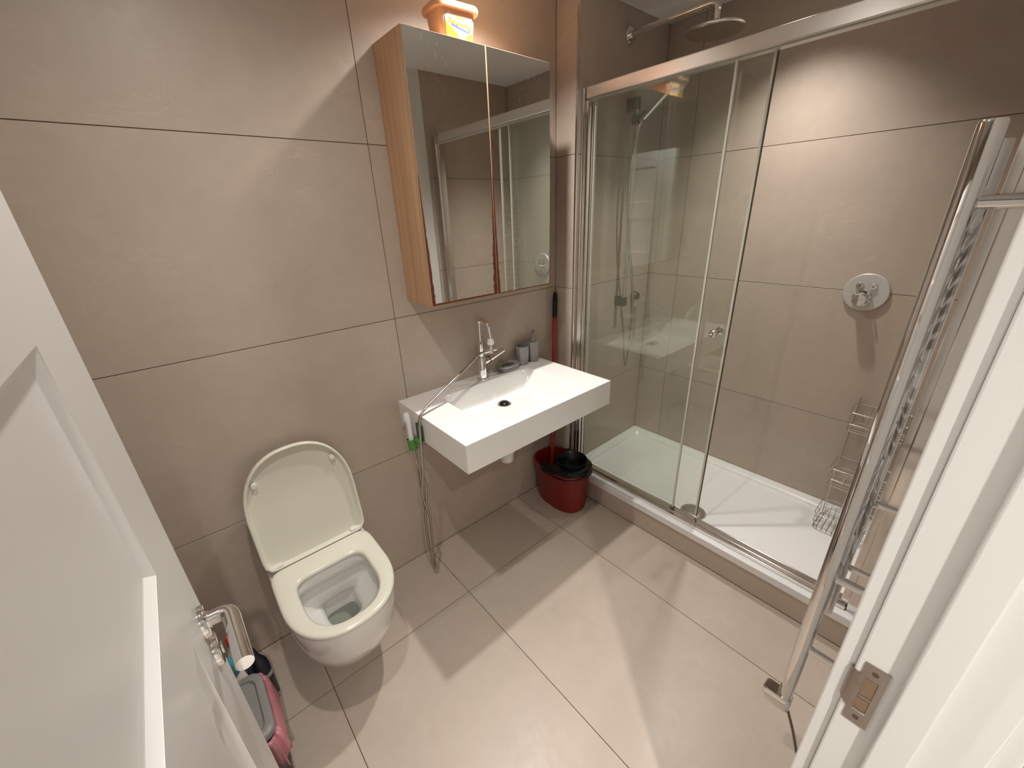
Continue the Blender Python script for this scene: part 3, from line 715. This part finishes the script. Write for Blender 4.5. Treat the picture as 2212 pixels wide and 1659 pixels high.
# bidet sprayer: hose from the diverter over the basin's left edge, twisted loop, hand spray
br = thing('hand_sprayer', 'white hand sprayer with a long twisted chrome hose beside the basin', 'sprayer', (0.445, -0.14, 0.0))
hx = 0.4535
path = [(tx - 0.034, -0.132, 1.010), (tx - 0.062, -0.129, 1.004), (0.745, -0.142, 0.976), (0.655, -0.160, 0.941), (0.570, -0.176, 0.908), (0.510, -0.188, 0.884), (0.474, -0.197, 0.866), (0.4570, -0.201, 0.838), (hx, -0.198, 0.78), (hx, -0.188, 0.70), (hx - 0.001, -0.180, 0.62), (hx - 0.006, -0.172, 0.55), (hx - 0.016, -0.166, 0.48), (hx - 0.008, -0.165, 0.42), (hx + 0.004, -0.166, 0.34), (hx + 0.002, -0.164, 0.24), (hx - 0.001, -0.163, 0.14), (hx - 0.001, -0.165, 0.075), (hx - 0.006, -0.165, 0.050), (hx - 0.014, -0.163, 0.075), (hx - 0.018, -0.158, 0.16), (hx - 0.016, -0.156, 0.28), (hx - 0.012, -0.158, 0.36), (hx + 0.001, -0.160, 0.44), (hx + 0.008, -0.158, 0.51), (hx + 0.0, -0.150, 0.58), (hx - 0.008, -0.142, 0.64), (hx - 0.010, -0.138, 0.705)]
hose = obj('hose', sweep(catmull(path, 10), 0.0056, 10), 'flex', br, smooth=True, angle=80)
SB = Vector((0.4425, -0.137, 0.700)); ST = Vector((0.444, -0.116, 0.850))
d_ = (ST - SB).normalized()
def spray():
    # flattened handle that widens to a rounded head
    pts = [(0, 0.010, 0.010), (0.012, 0.0125, 0.012), (0.04, 0.0130, 0.0115), (0.09, 0.0155, 0.0125), (0.125, 0.0175, 0.0145), (0.140, 0.0165, 0.0135), (0.150, 0.010, 0.009), (0.153, 0.001, 0.001)]
    a = Vector((0, 1, 0)); a = (a - d_ * a.dot(d_)).normalized(); b = d_.cross(a); rings = []
    for h_, ra, rb in pts:
        rings.append([SB + d_ * h_ + a * ra * math.cos(2*math.pi*k/24) + b * rb * math.sin(2*math.pi*k/24) for k in range(24)])
    return loft(rings)
hd2 = obj('spray_handle', spray(), 'wplast', br, smooth=True, angle=70)
obj('trigger', boxbm((0.4265, 0.4325, -0.1345, -0.1205, 0.745, 0.818)), 'gplast', hd2, bevel=0.002)
rebase(br)
hk = thing('sprayer_holder', 'green plastic holder clipped to the side of the basin', 'holder', (0.445, -0.15, 0.66))
obj('cup', lathe([(0.0125, 0.0), (0.0175, 0.045), (0.0195, 0.045), (0.0155, -0.002), (0.0125, -0.002)], (0.4425, -0.1385, 0.692), (0.0, 0.13, 0.99), 28, cap0=False, cap1=False), 'green', hk, smooth=True, angle=50)
obj('clip_plate', boxbm((0.4610, 0.4680, -0.200, -0.150, 0.742, 0.812)), 'dgreen', hk, bevel=0.002)
obj('clip_arm', boxbm((0.4455, 0.4620, -0.196, -0.150, 0.728, 0.744)), 'green', hk, bevel=0.003)
rebase(hk)

# toiletries on the basin
sd_ = thing('soap_dish', 'grey oval soap dish with dark drainage slots', 'soap dish', (1.035, -0.052, BZ1))
obj('dish_base', loft([[Vector((1.035 + p.x, -0.052 + p.y, z)) for p in dshape(0, 0, a, b, b, 2.6, 2.6, 48)] for a, b, z in ((0.050, 0.030, BZ1), (0.058, 0.036, BZ1 + 0.008), (0.060, 0.038, BZ1 + 0.015), (0.057, 0.035, BZ1 + 0.0155))]), 'grey', sd_, smooth=True, angle=50)
dt = obj('dish_tray', loft([[Vector((1.035 + p.x, -0.052 + p.y, z)) for p in dshape(0, 0, a, b, b, 2.6, 2.6, 48)] for a, b, z in ((0.056, 0.034, BZ1 + 0.0158), (0.062, 0.040, BZ1 + 0.019), (0.063, 0.041, BZ1 + 0.028), (0.060, 0.038, BZ1 + 0.031), (0.052, 0.031, BZ1 + 0.029), (0.040, 0.022, BZ1 + 0.025))]), 'grey', sd_, smooth=True, angle=50)
for k in range(5):
    w = (0.008, 0.014, 0.018, 0.014, 0.008)[k]
    obj('slot', boxbm((1.035 - 0.030 + k * 0.015 - 0.0038, 1.035 - 0.030 + k * 0.015 + 0.0038, -0.052 - w, -0.052 + w, BZ1 + 0.0240, BZ1 + 0.0268)), 'dgrey', dt, bevel=0.0)
rebase(sd_)
tu = thing('tumbler', 'grey toothbrush tumbler between the soap dish and dispenser', 'tumbler', (1.140, -0.046, BZ1))
def facet(cx, cy, r, z, n=8, tw=0.0): return [Vector((cx + r * math.cos(2*math.pi*(i + 0.5)/n + tw), cy + r * math.sin(2*math.pi*(i + 0.5)/n + tw), z)) for i in range(n)]
obj('tumbler_body', loft([facet(1.140, -0.046, 0.028, BZ1), facet(1.140, -0.046, 0.033, BZ1 + 0.045), facet(1.140, -0.046, 0.0345, BZ1 + 0.098), facet(1.140, -0.046, 0.0315, BZ1 + 0.098), facet(1.140, -0.046, 0.029, BZ1 + 0.02), facet(1.140, -0.046, 0.024, BZ1 + 0.006)]), 'grey', tu, bevel=0.002)
rebase(tu)
di = thing('soap_dispenser', 'grey pump soap dispenser at the corner of the basin', 'dispenser', (1.212, -0.046, BZ1))
db_ = obj('dispenser_body', loft([facet(1.212, -0.046, 0.028, BZ1), facet(1.212, -0.046, 0.033, BZ1 + 0.045), facet(1.212, -0.046, 0.0335, BZ1 + 0.096), facet(1.212, -0.046, 0.029, BZ1 + 0.104)]), 'grey', di, bevel=0.002)
obj('pump_collar', lathe([(0.0135, 0), (0.0135, 0.014), (0.010, 0.017), (0.006, 0.017), (0.006, 0.034)], (1.212, -0.046, BZ1 + 0.103), (0, 0, 1), 24), 'pump', di, smooth=True, angle=40)
obj('pump_head', sweep(rounded([(1.212, -0.046, BZ1 + 0.130), (1.212, -0.046, BZ1 + 0.158), (1.205, -0.074, BZ1 + 0.158), (1.204, -0.080, BZ1 + 0.148)], 0.008, 5), 0.0068, 14), 'pump', di, smooth=True, angle=60)
rebase(di)

# ================================================================== CABINET
CX0, CX1, CZ0, CZ1 = 0.577, 1.189, 1.262, 2.082
cb = thing('mirror_cabinet', 'wooden wall cabinet with two mirrored doors', 'cabinet', (0.883, 0.0, CZ0))
t_ = 0.016
carc = obj('carcass', boxbm((CX0, CX0 + t_, -0.172, -0.0005, CZ0, CZ1), (CX1 - t_, CX1, -0.172, -0.0005, CZ0, CZ1), (CX0 + t_, CX1 - t_, -0.172, -0.0005, CZ0, CZ0 + t_), (CX0 + t_, CX1 - t_, -0.172, -0.0005, CZ1 - t_, CZ1), (CX0 + t_, CX1 - t_, -0.010, -0.0005, CZ0 + t_, CZ1 - t_)), 'wood', cb, bevel=0.0006, bseg=1)
for i, (a, b) in enumerate(((CX0, 0.8815), (0.8845, CX1))):
    dd = obj('door', boxbm((a, b, -0.192, -0.1735, CZ0, CZ1)), 'wood', cb, bevel=0.0006, bseg=1)
    mm = mirror_mat('rust_edged_mirror', a + 0.002, b - 0.002, CZ0 + 0.003, CZ1 - 0.002, *((0.012, 0.018, 0.0065) if i == 0 else (0.010, 0.005, 0.0032)))
    obj('mirror', boxbm((a + 0.002, b - 0.002, -0.1955, -0.1915, CZ0 + 0.003, CZ1 - 0.002)), mm, dd, bevel=0.0)
rebase(cb)

# dehumidifier tub on the cabinet
tb = thing('dehumidifier_tub', 'peach plastic dehumidifier tub standing on the mirror cabinet', 'tub', (0.800, -0.135, CZ1))
rot = Matrix.Translation((0.806, -0.118, CZ1)) @ Matrix.Rotation(math.radians(-4), 4, 'Z')
def xf(bm): bmesh.ops.transform(bm, matrix=rot, verts=bm.verts); return bm
obj('tub_body', xf(loft([rrect(0, 0, 0.056, 0.040, 0.018, 0.0), rrect(0, 0, 0.060, 0.044, 0.020, 0.006), rrect(0, 0, 0.068, 0.050, 0.022, 0.078), rrect(0, 0, 0.068, 0.050, 0.022, 0.082)])), 'peach', tb, smooth=True, angle=50)
obj('tub_lid', xf(loft([rrect(0, 0, 0.070, 0.052, 0.026, 0.082), rrect(0, 0, 0.081, 0.062, 0.032, 0.083), rrect(0, 0, 0.082, 0.063, 0.032, 0.094), rrect(0, 0, 0.079, 0.060, 0.030, 0.099), rrect(0, 0, 0.072, 0.053, 0.028, 0.100)])), 'peach', tb, smooth=True, angle=50)
# printed label on the front face (faces -y, leaning out slightly)
lean = math.atan2(0.006, 0.072)
LBL = rot @ Matrix.Translation((0, -0.0478, 0.042)) @ Matrix.Rotation(math.pi / 2 + lean, 4, 'X')
def flat(name, pts, z, mtl):
    bm = bmesh.new(); bm.faces.new([bm.verts.new((x, y, z)) for x, y in pts]); bmesh.ops.transform(bm, matrix=LBL, verts=bm.verts); return obj(name, bm, mtl, tb)
lb = flat('label', [(-0.046, -0.036), (0.046, -0.036), (0.050, 0.024), (0.040, 0.032), (-0.036, 0.032), (-0.048, 0.02)], 0.0003, 'white_print')
flat('label_band', [(-0.046, -0.036), (0.004, -0.036), (-0.004, -0.022), (-0.028, -0.004), (-0.047, 0.008)], 0.0006, 'yellow')
flat('label_band', [(0.018, -0.036), (0.046, -0.036), (0.0485, 0.0), (0.044, -0.012), (0.030, -0.022)], 0.0006, 'yellow')
flat('label_band', [(-0.030, 0.031), (0.038, 0.031), (0.047, 0.022), (0.045, 0.008), (-0.010, 0.004)], 0.0006, 'peach')
flat('label_band', [(-0.046, -0.036), (-0.006, -0.036), (-0.018, -0.026), (-0.046, -0.024)], 0.0008, 'orange')
flat('label_band', [(0.026, -0.018), (0.040, -0.011), (0.0475, 0.004), (0.046, 0.014), (0.042, 0.004), (0.034, -0.008)], 0.0009, 'blue_print')
flat('label_band', [(-0.028, -0.001), (0.030, -0.013), (0.031, -0.008), (-0.026, 0.003)], 0.0007, 'blue_print')
text_mesh('lettering', 'Dehumidifier', 0.0165, 'gold', tb, LBL @ Matrix.Translation((0.004, 0.005, 0.0010)) @ Matrix.Rotation(math.radians(-9), 4, 'Z'), bold=0.0004)
text_mesh('lettering', 'interior', 0.011, 'gold', tb, LBL @ Matrix.Translation((0.006, 0.019, 0.0010)) @ Matrix.Rotation(math.radians(-9), 4, 'Z'))
rebase(tb)

# ================================================================== CLEANING THINGS
bk = thing('mop_bucket', 'red oval mop bucket with a black wringer under the basin', 'bucket', (1.287, -0.19, 0))
def oval(a, b, z, n=48, cx=1.287, cy=-0.19): return dshape(cx, cy, a, b, b, 2.6, 2.6, n, z)
obj('bucket_body', loft([oval(0.088, 0.140, 0.0), oval(0.094, 0.146, 0.006), oval(0.110, 0.165, 0.225), oval(0.112, 0.167, 0.228), oval(0.118, 0.173, 0.230), oval(0.120, 0.175, 0.258), oval(0.117, 0.172, 0.262), oval(0.112, 0.167, 0.262), oval(0.108, 0.163, 0.225), oval(0.092, 0.143, 0.010)]), 'red', bk, smooth=True, angle=40)
def wringer():
    bm = bmesh.new(); n = 40
    # collar: front part of the rim
    def half(a, b, z, cx=1.287, cy=-0.19): return [Vector((cx + a * math.cos(t), cy + b * math.sin(t), z)) for t in [math.radians(-200 + 220 * i / n) for i in range(n + 1)]]
    loft([half(0.122, 0.178, 0.252), half(0.124, 0.180, 0.268), half(0.118, 0.174, 0.276), half(0.085, 0.135, 0.274), half(0.083, 0.133, 0.262), half(0.122, 0.178, 0.252)], False, False, bm, closed=False)
    return bm
wg = obj('wringer', wringer(), 'black', bk, smooth=True, angle=40)
cup = lathe([(0.045, -0.10), (0.072, 0.0), (0.082, 0.012), (0.086, 0.012), (0.080, -0.004), (0.050, -0.104), (0.0, -0.104), (0.0, -0.10)], (1.290, -0.258, 0.296), (0, 0, 1), 40, cap0=False, cap1=False)
obj('wringer_cup', cup, 'black', wg, smooth=True, angle=40)
obj('wringer_deck', loft([dshape(1.287, -0.25, 0.112, 0.112, 0.06, 2.4, 3, 40, 0.258), dshape(1.287, -0.25, 0.114, 0.114, 0.062, 2.4, 3, 40, 0.272), dshape(1.290, -0.256, 0.078, 0.078, 0.062, 2.2, 2.2, 40, 0.284)], True, False), 'black', wg, smooth=True, angle=40)
for k in range(5):
    a = math.radians(-62 + 17 * k)
    p = Vector((1.287 + 0.104 * math.cos(a), -0.19 + 0.156 * math.sin(a), 0.2745))
    obj('drain_slot', boxbm((p.x - 0.006, p.x + 0.006, p.y - 0.0022, p.y + 0.0022, p.z - 0.001, p.z + 0.0022)), 'gplast', wg)
obj('carry_handle', sweep([Vector((1.287 + 0.129 * math.cos(t), -0.19 + 0.186 * math.sin(t), 0.247 + 0.006 * math.sin(3 * t))) for t in [math.radians(-195 + 210 * i / 40) for i in range(41)]], 0.004, 8), 'black', bk, smooth=True, angle=60)
rebase(bk)
mp = thing('mop', 'red mop pole with a black grip leaning into the corner', 'mop', (1.275, -0.115, 0.03))
mb_, mt_ = Vector((1.275, -0.117, 0.035)), Vector((1.4045, -0.0205, 1.176))
obj('pole', sweep([mb_.lerp(mt_, 0.06), mb_.lerp(mt_, 0.90)], 0.0105, 16), 'redpole', mp, smooth=True, angle=60)
obj('grip', sweep([mb_.lerp(mt_, k) for k in (0.885, 0.89, 0.93, 0.97, 0.985, 1.0)], lambda t: (0.0125 if t < 0.7 else 0.0125 - 0.006 * (t - 0.7) / 0.3), 16), 'black', mp, smooth=True, angle=60)
mh = bmesh.new()
for k in range(30):
    a = random.uniform(0, 6.283); r = random.uniform(0.01, 0.05)
    sweep([mb_ + Vector((0, 0, 0.06)), mb_ + Vector((r * math.cos(a) * 0.7, r * math.sin(a) * 0.7, 0.035)), mb_ + Vector((r * math.cos(a), r * math.sin(a), -0.008))], 0.004, 5, mh)
hh = obj('mop_head', mh, 'gplast', mp, smooth=True); hh['kind'] = 'stuff'
rebase(mp)

# pedal bin behind the door
bi = thing('waste_bin', 'black waste bin with a grey lid and pink liner beside the toilet', 'bin', (-0.345, -0.455, 0))
BCX, BCY = -0.352, -0.455
obj('bin_body', loft([rrect(BCX, BCY, 0.070, 0.085, 0.03, 0.0), rrect(BCX, BCY, 0.074, 0.089, 0.03, 0.01), rrect(BCX, BCY, 0.092, 0.108, 0.035, 0.262), rrect(BCX, BCY, 0.092, 0.108, 0.035, 0.268)]), 'black', bi, smooth=True, angle=50)
def liner():
    n = 84; bm = bmesh.new(); rings = []
    for (off, z, am) in ((-0.004, 0.272, 0.000), (0.005, 0.278, 0.001), (0.012, 0.266, 0.004), (0.013, 0.235, 0.007), (0.014, 0.205, 0.010), (0.015, 0.180, 0.012)):
        base = rrect(BCX, BCY, 0.093 + off, 0.109 + off, 0.038, z, 20)
        r = []
        for i, p in enumerate(base):
            a = 2 * math.pi * i / len(base)
            w = am * (math.sin(9 * a) * 0.5 + math.sin(17 * a + 1.0) * 0.35 + 0.4)
            d = Vector((p.x - BCX, p.y - BCY, 0)).normalized()
            r.append(p + d * w + Vector((0, 0, -am * 1.6 * (math.sin(5 * a + 0.7) + 0.6 * math.sin(11 * a)))))
        rings.append(r)
    return loft(rings, False, False, bm)
ln = obj('liner', liner(), 'pink', bi, smooth=True, angle=80)
sm = ln.modifiers.new('film', 'SOLIDIFY'); sm.thickness = 0.0006
lid_ = obj('bin_lid', loft([rrect(BCX, BCY, 0.095, 0.111, 0.036, 0.281), rrect(BCX, BCY, 0.0965, 0.1125, 0.036, 0.284), rrect(BCX, BCY, 0.095, 0.111, 0.036, 0.296), rrect(BCX, BCY, 0.090, 0.106, 0.034, 0.301), rrect(BCX, BCY, 0.076, 0.092, 0.03, 0.302), rrect(BCX, BCY, 0.072, 0.088, 0.028, 0.296), rrect(BCX, BCY, 0.05, 0.07, 0.02, 0.298)]), 'binlid', bi, smooth=True, angle=40)
obj('lid_flap', loft([rrect(BCX, BCY - 0.01, 0.046, 0.055, 0.02, 0.297), rrect(BCX, BCY - 0.01, 0.046, 0.055, 0.02, 0.302), rrect(BCX, BCY - 0.01, 0.043, 0.052, 0.02, 0.303)]), 'binlid', lid_, smooth=True, angle=40)
rebase(bi)

# cleaning bottles standing against the wall beside the toilet
def bottle(name, label, x, y, prof, mtl, parts, squash=0.7, seg=32):
    t = thing(name, label, 'bottle', (x, y, 0), group='cleaning bottles beside the toilet')
    bm = lathe(prof, (0, 0, 0), (0, 0, 1), seg); bmesh.ops.scale(bm, vec=(1, squash, 1), verts=bm.verts); bmesh.ops.translate(bm, vec=(x, y, 0), verts=bm.verts)
    b = obj('bottle_body', bm, mtl, t, smooth=True, angle=45)
    for nm, pr, mm, sq in parts:
        bm = lathe(pr, (0, 0, 0), (0, 0, 1), seg); bmesh.ops.scale(bm, vec=(1, sq, 1), verts=bm.verts); bmesh.ops.translate(bm, vec=(x, y, 0), verts=bm.verts)
        obj(nm, bm, mm, t, smooth=True, angle=45)
    rebase(t); return t
bottle('cleaner_bottle', 'white cleaner bottle with a big teal cap beside the bin', -0.335, -0.225,
       [(0.030, 0), (0.034, 0.004), (0.035, 0.15), (0.030, 0.19), (0.020, 0.215), (0.018, 0.222)], 'wplast',
       [('cap', [(0.024, 0.2155), (0.026, 0.22), (0.024, 0.262), (0.018, 0.270), (0, 0.271)], 'teal', 0.9)])
bottle('cleaner_bottle', 'white and teal toilet cleaner bottle with a red cap', -0.318, -0.130,
       [(0.030, 0), (0.034, 0.004), (0.035, 0.13), (0.030, 0.17), (0.016, 0.215), (0.012, 0.235)], 'wplast',
       [('cap', [(0.013, 0.236), (0.0145, 0.24), (0.013, 0.268), (0.009, 0.273), (0, 0.274)], 'cap_red', 1.0), ('label', [(0.0352, 0.03), (0.0356, 0.032), (0.0356, 0.125), (0.0336, 0.155)], 'teal', 0.72)])
bottle('cleaner_bottle', 'dark navy bottle between the toilet cleaners and the bin', -0.272, -0.205,
       [(0.030, 0), (0.033, 0.004), (0.034, 0.15), (0.030, 0.175), (0.016, 0.205), (0.013, 0.225), (0.010, 0.24), (0, 0.243)], 'navy',
       [('print_patch', [(0.0342, 0.10), (0.0345, 0.102), (0.0345, 0.116), (0.0342, 0.118)], 'gplast', 0.72)])

# ================================================================== TOWEL RADIATOR
rd = thing('towel_radiator', 'tall chrome ladder towel radiator on the wall by the shower', 'towel radiator', (1.03, -1.44, 0.26))
RDX, RDX2, RDY, RZ0, RZ1 = 0.842, 1.225, -1.440, 0.305, 1.668
for xx in (RDX, RDX2):
    obj('upright', sweep([(xx, RDY, RZ0), (xx, RDY, RZ1 - 0.004), (xx, RDY, RZ1)], lambda t: 0.0165 if t < 0.9 else 0.015, 28), 'chrome', rd, smooth=True, angle=50)
zb = 0.30; bars = []
for grp, cnt in ((0.43, 6), (0.74, 5), (1.02, 5), (1.32, 7)):
    bars += [grp + 0.042 * k for k in range(cnt)]
for zz in bars:
    obj('bar', sweep([(RDX + 0.006, RDY + 0.006, zz), (RDX2 - 0.006, RDY + 0.006, zz)], 0.0105, 14), 'chrome', rd, smooth=True, angle=60)
for xx in (RDX, RDX2):
    for zz in (0.505, 0.755, 1.556):
        bq = obj('wall_bracket', sweep([(xx + 0.004, RDY - 0.012, zz), (xx + 0.004, YW + 0.0005, zz)], 0.0105, 16), 'chrome', rd, smooth=True, angle=60)
        obj('bracket_collar', sweep([(xx + 0.004, YW + 0.0005, zz), (xx + 0.004, YW + 0.008, zz)], 0.019, 20), 'chrome', bq, smooth=True, angle=60)
he = obj('heating_element', loft([rrect(RDX - 0.002, RDY + 0.016, 0.018, 0.033, 0.010, 0.262), rrect(RDX - 0.002, RDY + 0.016, 0.020, 0.035, 0.011, 0.266), rrect(RDX - 0.002, RDY + 0.016, 0.020, 0.035, 0.011, 0.300), rrect(RDX - 0.002, RDY + 0.016, 0.017, 0.031, 0.010, 0.306)]), 'chrome', rd, smooth=True, angle=40)
obj('power_cable', sweep(catmull([(RDX + 0.004, RDY - 0.010, 0.266), (RDX + 0.004, RDY - 0.020, 0.24), (RDX - 0.002, RDY - 0.034, 0.215), (RDX - 0.004, RDY - 0.048, 0.18), (RDX - 0.006, RDY - 0.062, 0.14), (RDX - 0.006, YW + 0.006, 0.10)], 8), 0.0036, 10), 'cable', he, smooth=True, angle=80)
rebase(rd)

# ================================================================== CEILING LAMPS
for (lx, ly, pw, beam, lab) in LAMPS:
    la = thing('ceiling_lamp', lab, 'ceiling lamp', (lx, ly, H), group='recessed ceiling lamps')
    obj('bezel', lathe([(0.030, -0.0005), (0.033, -0.006), (0.043, -0.004), (0.045, 0.0)], (lx, ly, H - 0.0002), (0, 0, 1), 40, cap0=False, cap1=False), 'wplast', la, smooth=True)
    obj('lens', lathe([(0.030, 0), (0.030, 0.001)], (lx, ly, H - 0.0035), (0, 0, 1), 32), 'lens', la)
    rebase(la)
    ld_ = bpy.data.lights.new('lamp_light', 'SPOT'); ld_.energy = pw; ld_.color = LIGHT_COL
    ld_.spot_size = math.radians(beam); ld_.spot_blend = 1.0; ld_.shadow_soft_size = 0.026
    lo = bpy.data.objects.new('lamp_light', ld_); link(lo, la); lo.location = (0, 0, -0.012)
